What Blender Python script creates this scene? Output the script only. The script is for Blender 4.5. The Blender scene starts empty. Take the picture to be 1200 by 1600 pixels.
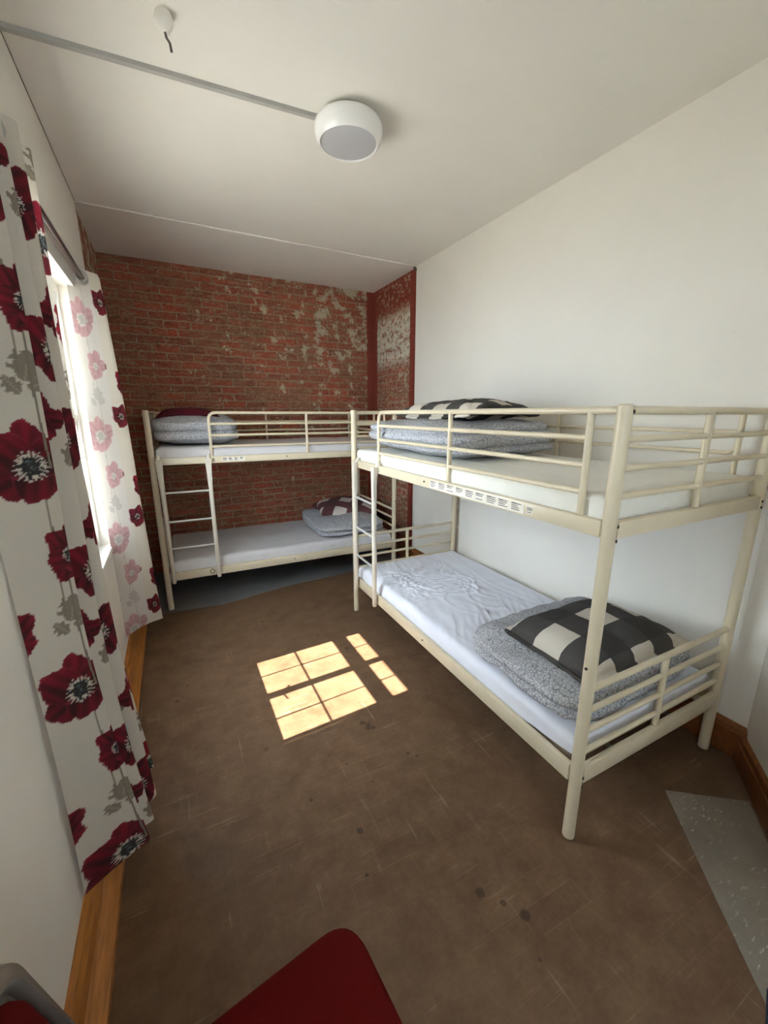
import bpy, bmesh, math, random
import numpy as np
from mathutils import Vector, noise
PI = math.pi
C = bpy.context.scene.collection
SC = bpy.context.scene

# ------------------------------------------------------------------ camera
cam_d = bpy.data.cameras.new('camera')
cam = bpy.data.objects.new('camera', cam_d); C.objects.link(cam)
cam.location = (0, 0, 1.5474)
cam_d.sensor_fit = 'HORIZONTAL'; cam_d.sensor_width = 36.0
cam_d.lens = 635.305 / 1200 * 36.0
cam_d.clip_start = 0.02
_y, _p = math.radians(27.3729), math.radians(13.5297)
_fw = Vector((math.sin(_y) * math.cos(_p), math.cos(_y) * math.cos(_p), -math.sin(_p)))
cam.rotation_euler = _fw.to_track_quat('-Z', 'Y').to_euler()
SC.camera = cam

# ------------------------------------------------------------------ light
SUN_TAN = 1.11
w = bpy.data.worlds.new('world'); SC.world = w; w.use_nodes = True
bg = w.node_tree.nodes['Background']
bg.inputs[0].default_value = (0.74, 0.87, 1.0, 1); bg.inputs[1].default_value = 10.5
sun_d = bpy.data.lights.new('sun', 'SUN'); sun_d.energy = 22.0; sun_d.angle = math.radians(0.35)
sun_d.color = (1.0, 0.93, 0.82)
sun = bpy.data.objects.new('sun', sun_d); C.objects.link(sun)
sun.location = (-4, 1, 6)
sun.rotation_euler = Vector((1, 0.055, -SUN_TAN)).to_track_quat('-Z', 'Y').to_euler()
SC.view_settings.view_transform = 'Standard'
try: SC.view_settings.look = 'None'
except Exception: pass
SC.view_settings.gamma = 1.0; SC.view_settings.use_curve_mapping = False
SC.view_settings.exposure = 1.13
SC.cycles.max_bounces = 14; SC.cycles.diffuse_bounces = 10; SC.cycles.transparent_max_bounces = 12
SC.cycles.use_denoising = True
SC.cycles.sample_clamp_indirect = 8.0

# ------------------------------------------------------------------ helpers
def pset(o, label=None, cat=None, group=None, kind=None):
    if label: o['label'] = label
    if cat: o['category'] = cat
    if group: o['group'] = group
    if kind: o['kind'] = kind
    return o

def empty(name, loc=(0, 0, 0), rz=0.0, parent=None):
    o = bpy.data.objects.new(name, None); C.objects.link(o)
    o.empty_display_size = 0.1
    o.location = loc; o.rotation_euler = (0, 0, rz); o.parent = parent
    return o

class MB:
    def __init__(s): s.v = []; s.f = []; s.uv = {}
    def box(s, a, b, bev=0.0):
        x0, y0, z0 = a; x1, y1, z1 = b
        if bev <= 0:
            n = len(s.v)
            s.v += [(x0,y0,z0),(x1,y0,z0),(x1,y1,z0),(x0,y1,z0),(x0,y0,z1),(x1,y0,z1),(x1,y1,z1),(x0,y1,z1)]
            s.f += [[n+i for i in q] for q in ((0,3,2,1),(4,5,6,7),(0,1,5,4),(1,2,6,5),(2,3,7,6),(3,0,4,7))]
        else:
            bm = bmesh.new(); bmesh.ops.create_cube(bm, size=1)
            for v in bm.verts:
                v.co = Vector(((x0+x1)/2+v.co.x*(x1-x0), (y0+y1)/2+v.co.y*(y1-y0), (z0+z1)/2+v.co.z*(z1-z0)))
            bmesh.ops.bevel(bm, geom=bm.edges[:], offset=bev, segments=2, affect='EDGES', profile=0.5)
            s.add_bm(bm)
        return s
    def add_bm(s, bm):
        n = len(s.v); bm.verts.index_update()
        s.v += [tuple(v.co) for v in bm.verts]
        s.f += [[n+v.index for v in f.verts] for f in bm.faces]
        bm.free(); return s
    def tube(s, pts, r, seg=12, caps=True, closed=False):
        pts = [Vector(p) for p in pts]; m = len(pts); n0 = len(s.v)
        rr = r if isinstance(r, (list, tuple)) else [r]*m
        up = None
        for i, p in enumerate(pts):
            if closed: d = (pts[(i+1) % m]-pts[i-1]).normalized()
            else: d = (pts[min(i+1, m-1)]-pts[max(i-1, 0)]).normalized()
            if up is None:
                up = Vector((0,0,1)) if abs(d.z) < 0.9 else Vector((1,0,0))
            a = d.cross(up).normalized(); up = a.cross(d).normalized()
            for k in range(seg):
                t = 2*PI*k/seg
                s.v.append(tuple(p + (a*math.cos(t)+up*math.sin(t))*rr[i]))
        for i in range(m if closed else m-1):
            j = (i+1) % m
            for k in range(seg):
                l = (k+1) % seg
                s.f.append([n0+i*seg+k, n0+i*seg+l, n0+j*seg+l, n0+j*seg+k])
        if caps and not closed:
            s.f.append([n0+k for k in range(seg)][::-1]); s.f.append([n0+(m-1)*seg+k for k in range(seg)])
        return s
    def lathe(s, prof, c, seg=40, axis='z'):
        n0 = len(s.v); m = len(prof)
        for r, h in prof:
            for k in range(seg):
                t = 2*PI*k/seg
                s.v.append((c[0]+r*math.cos(t), c[1]+r*math.sin(t), c[2]+h))
        for i in range(m-1):
            for k in range(seg):
                l = (k+1) % seg
                s.f.append([n0+i*seg+k, n0+i*seg+l, n0+(i+1)*seg+l, n0+(i+1)*seg+k])
        s.f.append([n0+k for k in range(seg)][::-1]); s.f.append([n0+(m-1)*seg+k for k in range(seg)])
        return s
    def prism(s, poly, z0, z1):
        n = len(s.v); m = len(poly)
        s.v += [(x,y,z0) for x,y in poly]+[(x,y,z1) for x,y in poly]
        s.f.append(list(range(n+m-1, n-1, -1))); s.f.append(list(range(n+m, n+2*m)))
        for i in range(m):
            j = (i+1) % m; s.f.append([n+i, n+j, n+m+j, n+m+i])
        return s
    def build(s, name, mat, parent=None, smooth=True, angle=40):
        me = bpy.data.meshes.new(name); me.from_pydata(s.v, [], s.f)
        bm = bmesh.new(); bm.from_mesh(me); bmesh.ops.recalc_face_normals(bm, faces=bm.faces); bm.to_mesh(me); bm.free()
        return finish(name, me, mat, parent, smooth, angle)

def finish(name, me, mat, parent=None, smooth=True, angle=40):
    for m_ in (mat if isinstance(mat, (list, tuple)) else [mat]): me.materials.append(m_)
    if smooth:
        me.polygons.foreach_set('use_smooth', [True]*len(me.polygons))
        if angle:
            try: me.set_sharp_from_angle(angle=math.radians(angle))
            except Exception: pass
    me.update()
    o = bpy.data.objects.new(name, me); C.objects.link(o); o.parent = parent
    return o

def quad(name, pts, mat, uvs=None, parent=None):
    me = bpy.data.meshes.new(name); me.from_pydata(pts, [], [list(range(len(pts)))])
    if uvs:
        l = me.uv_layers.new(name='UVMap')
        for i, u in enumerate(uvs): l.data[i].uv = u
    return finish(name, me, mat, parent, False)

def nz(x, y, z=0.0): return noise.noise(Vector((x, y, z)))

# ------------------------------------------------------------------ materials
class NT:
    def __init__(s, name, rough=0.5, spec=0.5):
        s.m = bpy.data.materials.new(name); s.m.use_nodes = True
        s.t = s.m.node_tree; s.b = s.t.nodes['Principled BSDF']; s.out = s.t.nodes['Material Output']
        s.b.inputs['Roughness'].default_value = rough
        s.b.inputs['Specular IOR Level'].default_value = spec
    def n(s, typ, **kw):
        nd = s.t.nodes.new(typ)
        for k, v in kw.items(): setattr(nd, k, v)
        return nd
    def put(s, sock, v):
        if isinstance(v, bpy.types.NodeSocket): s.t.links.new(v, sock)
        elif v is not None:
            if isinstance(v, tuple) and len(v) == 3 and sock.type == 'RGBA': v = (*v, 1)
            sock.default_value = v
    def math(s, op, a, b=None, c=None, clamp=False):
        nd = s.n('ShaderNodeMath', operation=op, use_clamp=clamp)
        s.put(nd.inputs[0], a); s.put(nd.inputs[1], b)
        if c is not None: s.put(nd.inputs[2], c)
        return nd.outputs[0]
    def mix(s, f, a, b, blend='MIX'):
        nd = s.n('ShaderNodeMix', data_type='RGBA', blend_type=blend)
        s.put(nd.inputs[0], f); s.put(nd.inputs[6], a); s.put(nd.inputs[7], b)
        return nd.outputs[2]
    def coord(s, kind='Object', scale=(1,1,1), rot=(0,0,0), loc=(0,0,0)):
        tc = s.n('ShaderNodeTexCoord'); mp = s.n('ShaderNodeMapping')
        s.t.links.new(tc.outputs[kind], mp.inputs[0])
        mp.inputs['Scale'].default_value = scale; mp.inputs['Rotation'].default_value = rot; mp.inputs['Location'].default_value = loc
        return mp.outputs[0]
    def noise(s, vec, scale, detail=4, rough=0.55, dist=0.0, out=0):
        nd = s.n('ShaderNodeTexNoise'); s.put(nd.inputs['Vector'], vec)
        nd.inputs['Scale'].default_value = scale; nd.inputs['Detail'].default_value = detail
        nd.inputs['Roughness'].default_value = rough; nd.inputs['Distortion'].default_value = dist
        return nd.outputs[out]
    def ramp(s, f, lo, hi, clamp=True):
        nd = s.n('ShaderNodeMapRange', clamp=clamp); s.put(nd.inputs[0], f)
        nd.inputs[1].default_value = lo; nd.inputs[2].default_value = hi
        return nd.outputs[0]
    def bump(s, h, strength=0.3, dist=0.01):
        nd = s.n('ShaderNodeBump'); s.put(nd.inputs['Height'], h)
        nd.inputs['Strength'].default_value = strength; nd.inputs['Distance'].default_value = dist
        s.t.links.new(nd.outputs[0], s.b.inputs['Normal']); return nd
    def col(s, v): s.put(s.b.inputs['Base Color'], v); return s

def plain(name, col, rough=0.5, spec=0.5, metal=0.0, var=0.06, vs=20):
    t = NT(name, rough, spec); t.b.inputs['Metallic'].default_value = metal
    v = t.coord('Object'); f = t.noise(v, vs, 3)
    d = tuple(c*(1-var*2) for c in col)
    t.col(t.mix(f, d, tuple(min(1, c*(1+var)) for c in col)))
    return t.m

def mat_plaster(name, col):
    t = NT(name, 0.7, 0.3); v = t.coord('Object')
    f = t.noise(v, 1.7, 5); g = t.noise(v, 60, 3)
    c = t.mix(t.ramp(f, .3, .7), tuple(x*.95 for x in col), col)
    st = t.ramp(t.noise(v, 9, 6, .7), .66, .76)
    c = t.mix(t.math('MULTIPLY', st, .10), c, (.45, .38, .28))
    t.col(c); t.bump(t.math('ADD', t.math('MULTIPLY', f, 1.0), t.math('MULTIPLY', g, .12)), .25, .012)
    return t.m

def mat_brick(name, paint=0.0, shift=0.0, xr=2.5):
    t = NT(name, 0.85, 0.2); tc = t.n('ShaderNodeTexCoord'); uv = tc.outputs['UV']
    sep = t.n('ShaderNodeSeparateXYZ'); t.put(sep.inputs[0], uv); U, V = sep.outputs[0], sep.outputs[1]
    wob = t.noise(uv, 14, 4, .6, 0, 1)
    vm = t.n('ShaderNodeVectorMath', operation='SCALE'); t.put(vm.inputs[0], wob); vm.inputs['Scale'].default_value = 0.030
    va = t.n('ShaderNodeVectorMath', operation='ADD'); t.put(va.inputs[0], uv); t.put(va.inputs[1], vm.outputs[0])
    br = t.n('ShaderNodeTexBrick'); t.put(br.inputs['Vector'], va.outputs[0])
    br.inputs['Scale'].default_value = 1.0; br.inputs['Brick Width'].default_value = .225; br.inputs['Row Height'].default_value = .0705
    br.inputs['Mortar Size'].default_value = .0085; br.inputs['Mortar Smooth'].default_value = .35; br.inputs['Bias'].default_value = -.1
    br.inputs['Color1'].default_value = (.44, .10, .055, 1); br.inputs['Color2'].default_value = (.20, .078, .048, 1)
    br.inputs['Mortar'].default_value = (.40, .30, .20, 1)
    c = br.outputs['Color']
    n1 = t.noise(uv, 3.2, 6, .62); n2 = t.noise(uv, 22, 7, .7); n3 = t.noise(uv, 1.3, 3)
    c = t.mix(t.math('MULTIPLY', t.ramp(n1, .40, .62), .72), c, (.26, .155, .085))
    c = t.mix(t.math('MULTIPLY', t.ramp(n2, .35, .75), .55), c, t.mix(t.ramp(n3, .35, .65), (.46, .085, .05), (.14, .055, .036)))
    sv = t.n('ShaderNodeMapping'); t.put(sv.inputs[0], va.outputs[0]); sv.inputs['Scale'].default_value = (1, 4.2, 1)
    sc_ = t.noise(sv.outputs[0], 9, 8, .74, .4)
    c = t.mix(t.math('MULTIPLY', t.ramp(sc_, .54, .62), .62), c, (.36, .27, .17))
    c = t.mix(t.math('MULTIPLY', t.ramp(sc_, .44, .36), .60), c, (.09, .035, .024))
    fz = t.noise(va.outputs[0], 46, 6, .8)
    c = t.mix(t.math('MULTIPLY', t.ramp(fz, .56, .66), .55), c, (.50, .38, .26))
    c = t.mix(t.math('MULTIPLY', t.ramp(fz, .46, .36), .65), c, (.055, .024, .018))
    # pale residue of old plaster, mostly towards the right-hand corner and in the joints
    g = t.ramp(U, 0.2, xr)
    hi = t.ramp(V, 0.9, 2.4)
    res = t.noise(va.outputs[0], 7.5, 9, .74)
    thr = t.math('ADD', res, t.math('MULTIPLY', t.math('MULTIPLY', g, hi), .14 + paint*.10))
    mask = t.ramp(thr, .635, .66)
    mask2 = t.math('MULTIPLY', t.ramp(t.noise(va.outputs[0], 30, 8, .75), .56, .62), t.math('MULTIPLY', br.outputs['Fac'], .8))
    pale = t.mix(n2, (.46, .41, .28), (.62, .57, .43))
    c = t.mix(t.math('MULTIPLY', mask, .9), c, pale)
    c = t.mix(mask2, c, (.42, .34, .22))
    t._c, t._U, t._V, t._n2, t._uv = c, U, V, n2, uv
    h = t.math('ADD', t.math('MULTIPLY', br.outputs['Fac'], -.8), t.math('ADD', t.math('MULTIPLY', n2, .8), t.math('MULTIPLY', mask, .3)))
    t.bump(h, .8, .012)
    return t

def band(t, U, a, b, soft=.012):
    w_ = t.math('ADD', U, t.math('MULTIPLY', t.math('SUBTRACT', t.noise(t._uv, 16, 5, .7), .5), .05))
    return t.math('MULTIPLY', t.ramp(w_, a, a+soft), t.math('SUBTRACT', 1.0, t.ramp(w_, b, b+soft)))

RED = (.25, .052, .034)
tb = mat_brick('brick_far', 0.0, 0, 2.5)
tb._c = tb.mix(band(tb, tb._U, 2.475, 2.9), tb._c, RED); tb.col(tb._c); M_BRICK = tb.m
tr = mat_brick('brick_return', 0.0, 0, 1.0)
c_ = tr._c
pm = tr.math('MULTIPLY', tr.ramp(tr._V, 2.02, 2.12), tr.math('SUBTRACT', 1.0, tr.ramp(tr._V, 2.50, 2.58)))
pm = tr.math('MULTIPLY', pm, tr.ramp(tr.noise(tr._uv, 17, 9, .78), .46, .49))
c_ = tr.mix(tr.math('MULTIPLY', tr.ramp(tr.noise(tr._uv, 26, 8, .8), .53, .57), .75), c_, (.55, .46, .33))
c_ = tr.mix(pm, c_, (.66, .62, .50))
rm = tr.math('MAXIMUM', band(tr, tr._U, -1, .085), band(tr, tr._U, .80, 5))
rm = tr.math('MAXIMUM', rm, tr.math('MULTIPLY', tr.ramp(tr._V, 2.55, 2.62), tr.ramp(tr.noise(tr._uv, 13, 8, .75), .56, .52)))
c_ = tr.mix(rm, c_, RED); tr.col(c_); M_BRICKR = tr.m
M_WALL = mat_plaster('wall_plaster', (.80, .77, .70))
M_CEIL = mat_plaster('ceiling_paint', (.82, .795, .735))

def mat_floor():
    t = NT('worn_floor', 0.42, 0.24); v = t.coord('Object')
    n1 = t.noise(v, 1.6, 6, .6); n2 = t.noise(v, 9, 8, .68); n3 = t.noise(v, 55, 5, .7)
    c = t.mix(t.ramp(n1, .3, .7), (.098, .054, .028), (.168, .098, .056))
    c = t.mix(t.ramp(n2, .35, .72), c, (.210, .130, .076))
    c = t.mix(t.math('MULTIPLY', t.ramp(n3, .3, .7), .35), c, (.085, .052, .034))
    # faint block pattern of small tiles
    va = t.coord('Object', rot=(0, 0, math.radians(2)))
    br = t.n('ShaderNodeTexBrick'); t.put(br.inputs['Vector'], va); br.inputs['Scale'].default_value = 1
    br.inputs['Brick Width'].default_value = .23; br.inputs['Row Height'].default_value = .076; br.inputs['Mortar Size'].default_value = .0016; br.inputs['Mortar Smooth'].default_value = .4
    br.inputs['Color1'].default_value = (.80, .79, .78, 1); br.inputs['Color2'].default_value = (1.14, 1.12, 1.10, 1); br.inputs['Mortar'].default_value = (1.55, 1.55, 1.55, 1)
    fade = t.ramp(t.noise(v, 2.3, 3), .42, .64)
    c = t.mix(t.math('MULTIPLY', fade, .6), c, t.mix(1.0, c, br.outputs['Color'], 'MULTIPLY'))
    # pale scratches in two directions
    for rz, sc in ((.5, (2.2, 70, 1)), (-.9, (60, 2.5, 1)), (1.4, (3, 85, 1))):
        s_ = t.noise(t.coord('Object', rot=(0, 0, rz), scale=sc), 1.0, 3, .5)
        m = t.math('MULTIPLY', t.ramp(s_, .655, .71), t.ramp(t.noise(v, 4.5, 3), .46, .60))
        c = t.mix(t.math('MULTIPLY', m, .32), c, (.40, .32, .25))
    vo = t.n('ShaderNodeTexVoronoi'); t.put(vo.inputs['Vector'], v); vo.inputs['Scale'].default_value = 5.5
    sp = t.math('MULTIPLY', t.math('LESS_THAN', vo.outputs['Distance'], .075), t.ramp(t.noise(v, 3.1, 2), .5, .56))
    c = t.mix(t.math('MULTIPLY', sp, .6), c, (.018, .013, .011))
    for sx, sy, sr in ((.722, 1.635, .017), (.745, 1.615, .014), (.735, 1.592, .018), (.758, 1.580, .012), (.356, 1.339, .008), (.753, .757, .017), (.838, .643, .019), (.80, .70, .011), (.50, 1.52, .006), (.83, 1.36, .009), (.86, 1.33, .008), (.62, 1.30, .006), (.44, .98, .008)):
        ds = t.n('ShaderNodeVectorMath', operation='DISTANCE'); t.put(ds.inputs[0], v); ds.inputs[1].default_value = (sx, sy, 0)
        dd = t.math('ADD', ds.outputs['Value'], t.math('MULTIPLY', t.math('SUBTRACT', n3, .5), sr*1.1))
        c = t.mix(t.math('MULTIPLY', t.ramp(dd, sr, sr*.75), .62), c, (.026, .018, .014))
    sp2 = t.ramp(t.noise(v, 40, 6, .75), .66, .75)
    c = t.mix(t.math('MULTIPLY', sp2, .35), c, (.38, .30, .235))
    t.col(c); t.put(t.b.inputs['Roughness'], t.math('ADD', .34, t.math('MULTIPLY', n2, .28)))
    t.bump(t.math('ADD', n2, t.math('MULTIPLY', n3, .4)), .12, .004)
    return t.m
def mat_concrete(name, lo, hi, flecks=0.0):
    t = NT(name, 0.6, 0.3); v = t.coord('Object')
    n1 = t.noise(v, 5, 7, .65); n2 = t.noise(v, 60, 5, .7)
    c = t.mix(t.ramp(n1, .3, .7), lo, hi)
    c = t.mix(t.math('MULTIPLY', n2, .35), c, tuple(x*.6 for x in lo))
    if flecks:
        s_ = t.noise(t.coord('Object', rot=(0, 0, -.7), scale=(1, 4.5, 1)), 24, 4, .6)
        m = t.math('MULTIPLY', t.ramp(s_, .60, .66), t.ramp(t.noise(v, 4, 3), .40, .55))
        c = t.mix(t.math('MULTIPLY', m, flecks), c, (.52, .49, .43))
    t.col(c); t.bump(n1, .15, .004); return t.m
M_FLOOR = mat_floor()
M_GREY = mat_concrete('bare_grey_floor', (.225, .195, .155), (.325, .285, .23), .95)
M_GREYF = mat_concrete('bare_blue_grey_floor', (.15, .15, .15), (.22, .22, .215))

def mat_wood(name, a, b, axis=1):
    t = NT(name, 0.38, 0.45); sc = [14, 14, 14]; sc[axis] = 1.1
    v = t.coord('Object', scale=tuple(sc))
    n1 = t.noise(v, 2.4, 6, .65, .6); n2 = t.noise(v, 9, 4)
    c = t.mix(t.ramp(n1, .3, .7), a, b); c = t.mix(t.math('MULTIPLY', t.ramp(n2, .45, .7), .5), c, tuple(x*.45 for x in a))
    t.col(c); t.bump(n1, .08, .003); return t.m
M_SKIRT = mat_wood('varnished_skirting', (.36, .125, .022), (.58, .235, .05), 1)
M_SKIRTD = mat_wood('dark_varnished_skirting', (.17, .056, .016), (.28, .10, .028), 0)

M_METAL = plain('cream_enamelled_steel', (.68, .595, .425), .32, .5, 0, .04, 14)
M_WHITEM = plain('white_enamelled_steel', (.70, .65, .545), .32, .5, 0, .03, 14)
M_STEEL = plain('bare_steel', (.66, .65, .62), .30, .6, .35, .04, 40)
M_BOLT = plain('dark_bolt', (.06, .055, .05), .4, .5, .6)
M_BLACK = plain('black_plastic', (.02, .02, .02), .5)
M_SLAT = plain('grey_steel_mesh', (.30, .28, .25), .5, .5, .2)
M_CORE = plain('mattress_ticking', (.30, .23, .15), .8, .2)
M_ROD = plain('dark_bronze_rod', (.055, .036, .030), .35, .5, .0)
M_RING = plain('brushed_eyelet', (.42, .41, .40), .35, .5, .9)
M_PAINT = plain('white_gloss_timber', (.80, .79, .75), .4, .5, 0, .03)
M_LAMP = plain('white_lamp_plastic', (.86, .86, .84), .22, .5, 0, .01)
M_DIFF = plain('grey_lamp_diffuser', (.50, .50, .52), .3, .5, 0, .02)
M_COND = plain('grey_white_trunking', (.46, .45, .42), .5, .4, 0, .05)
M_WIRE = plain('dark_wire', (.10, .08, .07), .5)
M_RIM = plain('grey_chair_shell', (.15, .142, .128), .35, .5)
M_LABEL = plain('label_paper', (.82, .78, .68), .6, .3, 0, .03)
M_INK = plain('label_ink', (.16, .15, .13), .7, .2)
M_PEN = plain('black_marker', (.03, .03, .03), .7, .2)

def mat_cloth(name, col, rough=.9, bumps=.2, scale=700):
    t = NT(name, rough, .15); v = t.coord('Object')
    n1 = t.noise(v, 6, 4); n2 = t.noise(v, scale, 2)
    t.col(t.mix(n1, tuple(x*.93 for x in col), col)); t.bump(n2, bumps, .002)
    t.b.inputs['Sheen Weight'].default_value = .1
    return t.m
M_SHEETB = mat_cloth('blue_white_sheet', (.80, .82, .90))
M_SHEETC = mat_cloth('cream_white_sheet', (.80, .79, .72))
M_SHEETG = mat_cloth('pale_grey_sheet', (.62, .60, .60))
M_PIPE = mat_cloth('white_piping', (.78, .76, .72))

def mat_redcloth():
    t = NT('red_upholstery', .92, .04); v = t.coord('Object')
    n1 = t.noise(v, 450, 3, .7); n2 = t.noise(v, 8, 3)
    t.col(t.mix(n1, t.mix(n2, (.064, .004, .004), (.082, .005, .005)), (.118, .009, .008)))
    t.bump(n1, .35, .002)
    return t.m
M_RED = mat_redcloth()

def mat_duvet(name, base, ink, sc):
    t = NT(name, .92, .12); v = t.coord('Object')
    d = t.n('ShaderNodeVectorMath', operation='SCALE'); t.put(d.inputs[0], t.noise(v, sc*.35, 3, .5, 0, 1)); d.inputs['Scale'].default_value = 2.4/sc
    a = t.n('ShaderNodeVectorMath', operation='ADD'); t.put(a.inputs[0], v); t.put(a.inputs[1], d.outputs[0])
    vo = t.n('ShaderNodeTexVoronoi', feature='DISTANCE_TO_EDGE'); t.put(vo.inputs['Vector'], a.outputs[0]); vo.inputs['Scale'].default_value = sc
    v2 = t.n('ShaderNodeTexVoronoi', feature='F1'); t.put(v2.inputs['Vector'], a.outputs[0]); v2.inputs['Scale'].default_value = sc
    wv = t.math('SINE', t.math('MULTIPLY', v2.outputs['Distance'], 21.0))
    l1 = t.math('SUBTRACT', 1.0, t.ramp(vo.outputs['Distance'], .035, .09))
    l2 = t.ramp(wv, .55, .85)
    m = t.math('MAXIMUM', l1, t.math('MULTIPLY', l2, .8))
    c = t.mix(t.math('MULTIPLY', m, .9), base, ink)
    t.col(c); t.bump(t.noise(v, 90, 3), .25, .006)
    return t.m
M_DUV = mat_duvet('leaf_print_duvet', (.57, .57, .585), (.15, .165, .19), 72)

def mat_check(name, cream, mid, dark, cell, ox, oy, rot=0.0):
    t = NT(name, .9, .15); v = t.coord('Object', rot=(0, 0, rot), loc=(ox, oy, 0))
    s_ = t.n('ShaderNodeSeparateXYZ'); t.put(s_.inputs[0], v)
    q = [t.math('FLOORED_MODULO', t.math('FLOOR', t.math('DIVIDE', s_.outputs[i], cell)), 2.0) for i in (0, 1)]
    sm = t.math('ADD', q[0], q[1])
    c = t.mix(t.math('GREATER_THAN', sm, .5), cream, mid)
    c = t.mix(t.math('GREATER_THAN', sm, 1.5), c, dark)
    n = t.noise(t.coord('Object'), 500, 2); c = t.mix(t.math('MULTIPLY', n, .15), c, cream)
    t.col(c); t.bump(t.noise(t.coord('Object'), 60, 3), .2, .004)
    return t.m
M_CHKB = mat_check('black_buffalo_check', (.62, .57, .49), (.032, .031, .033), (.010, .010, .012), .132, .07, .05)
M_CHKB2 = mat_check('black_buffalo_check_folded', (.62, .57, .49), (.026, .026, .028), (.010, .010, .012), .115, .02, .03)
M_CHKM = mat_check('maroon_buffalo_check', (.60, .54, .48), (.085, .010, .018), (.050, .008, .012), .125, .045, .06, .5)
M_MAROON = mat_check('dark_maroon_check', (.11, .012, .022), (.075, .010, .018), (.05, .009, .014), .13, .04, .05)

t = NT('window_glass', .02); _tr = t.n('ShaderNodeBsdfTransparent'); _gl = t.n('ShaderNodeBsdfGlossy'); _gl.inputs['Roughness'].default_value = .02
_mx = t.n('ShaderNodeMixShader'); _mx.inputs[0].default_value = .045
t.t.links.new(_tr.outputs[0], _mx.inputs[1]); t.t.links.new(_gl.outputs[0], _mx.inputs[2]); t.t.links.new(_mx.outputs[0], t.out.inputs[0])
M_GLASS = t.m

def mat_curtain():
    t = NT('poppy_print_fabric', .9, .12)
    at = t.n('ShaderNodeAttribute', attribute_name='print')
    weave = t.noise(t.coord('UV', scale=(1, 1, 1)), 900, 2)
    c = t.mix(t.math('MULTIPLY', weave, .12), at.outputs['Color'], (.30, .27, .22))
    geo = t.n('ShaderNodeNewGeometry')
    # the reverse of the cloth shows the print washed out
    c2 = t.mix(.50, c, (.80, .77, .74))
    c = t.mix(geo.outputs['Backfacing'], c, c2)
    t.col(c)
    tl = t.n('ShaderNodeBsdfTranslucent'); t.put(tl.inputs[0], c)
    mx = t.n('ShaderNodeMixShader'); mx.inputs[0].default_value = .28
    t.t.links.new(t.b.outputs[0], mx.inputs[1]); t.t.links.new(tl.outputs[0], mx.inputs[2]); t.t.links.new(mx.outputs[0], t.out.inputs[0])
    return t.m
M_CURT = mat_curtain()
M_CARPET = mat_cloth('navy_carpet', (.020, .028, .045), .95, .6, 300)
M_GROUND = mat_concrete('outside_paving', (.34, .32, .29), (.44, .42, .38))

# ------------------------------------------------------------------ setting
XL, XR, YF, YP, H = -.38, 2.175, 4.48, 3.5513, 2.8684
YB = -1.25
WY0, WY1, WZ0, WZ1 = 1.60, 2.86, .78, 2.20          # window opening in the left wall
LY0, LY1, LZ0, LZ1 = -.85, -.50, 1.05, 1.95            # fill-light opening added in the left wall, behind the camera
def struct(o): o['kind'] = 'structure'; return o

fl = [(-.6, YB-.2), (2.6, YB-.2), (2.6, 4.7), (-.6, 4.7)]
m = MB(); m.prism(fl, -.06, 0); struct(m.build('floor', M_FLOOR, None, False))
# bare patches where the covering is missing (a millimetre proud of the slab)
m = MB(); m.prism([(1.698,.695),(1.95,.505),(1.15,-.12),(1.0,-.1)], 0, .0012); struct(m.build('floor_bare_doorway', M_GREY, None, False))
m = MB(); m.prism([(-.31,3.455),(.24,3.395),(.50,3.45),(.82,3.525),(1.52,3.575),(2.13,3.56),(2.13,4.46),(-.37,4.46)], 0, .0012); struct(m.build('floor_bare_back', M_GREYF, None, False))

# left wall with its window opening, built as one mesh with a real thickness
m = MB(); T = .22
m.box((XL-T, YB-.2, 0), (XL, LY0, H)); m.box((XL-T, LY1, 0), (XL, WY0, H)); m.box((XL-T, LY0, 0), (XL, LY1, LZ0)); m.box((XL-T, LY0, LZ1), (XL, LY1, H)); m.box((XL-T, WY1, 0), (XL, YP, H))
m.box((XL-T, WY0, 0), (XL, WY1, WZ0)); m.box((XL-T, WY0, WZ1), (XL, WY1, H))
struct(m.build('wall_left', M_WALL, None, False))
quad_l = [(XL-.012, YP, 0), (XL-.012, YF, 0), (XL-.012, YF, H), (XL-.012, YP, H)]
def brickwall(name, p, thick, uvs, mat):
    n = Vector(thick); a = [Vector(q) for q in p]; b = [q+n for q in a]
    v = [tuple(q) for q in a+b]
    f = [[0,1,2,3],[7,6,5,4],[0,4,5,1],[1,5,6,2],[2,6,7,3],[3,7,4,0]]
    me = bpy.data.meshes.new(name); me.from_pydata(v, [], f)
    l = me.uv_layers.new(name='UVMap')
    for pl in me.polygons:
        for li in pl.loop_indices: l.data[li].uv = uvs[me.loops[li].vertex_index % 4]
    return struct(finish(name, me, mat, None, False))
brickwall('wall_left_brick', quad_l, (-.2, 0, 0), [(3,0),(3.93,0),(3.93,H),(3,H)], M_BRICK)
brickwall('wall_back', [(XL-.2, YF, 0), (XR+.2, YF, 0), (XR+.2, YF, H), (XL-.2, YF, H)], (0, .2, 0), [(-.2,0),(2.755,0),(2.755,H),(-.2,H)], M_BRICK)
brickwall('wall_right_brick', [(XR+.012, YF, 0), (XR+.012, YP-.02, 0), (XR+.012, YP-.02, H), (XR+.012, YF, H)], (.2, 0, 0), [(0,0),(.95,0),(.95,H),(0,H)], M_BRICKR)
m = MB(); m.box((XR, .62, 0), (XR+.2, YP, H)); struct(m.build('wall_right', M_WALL, None, False))
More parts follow.
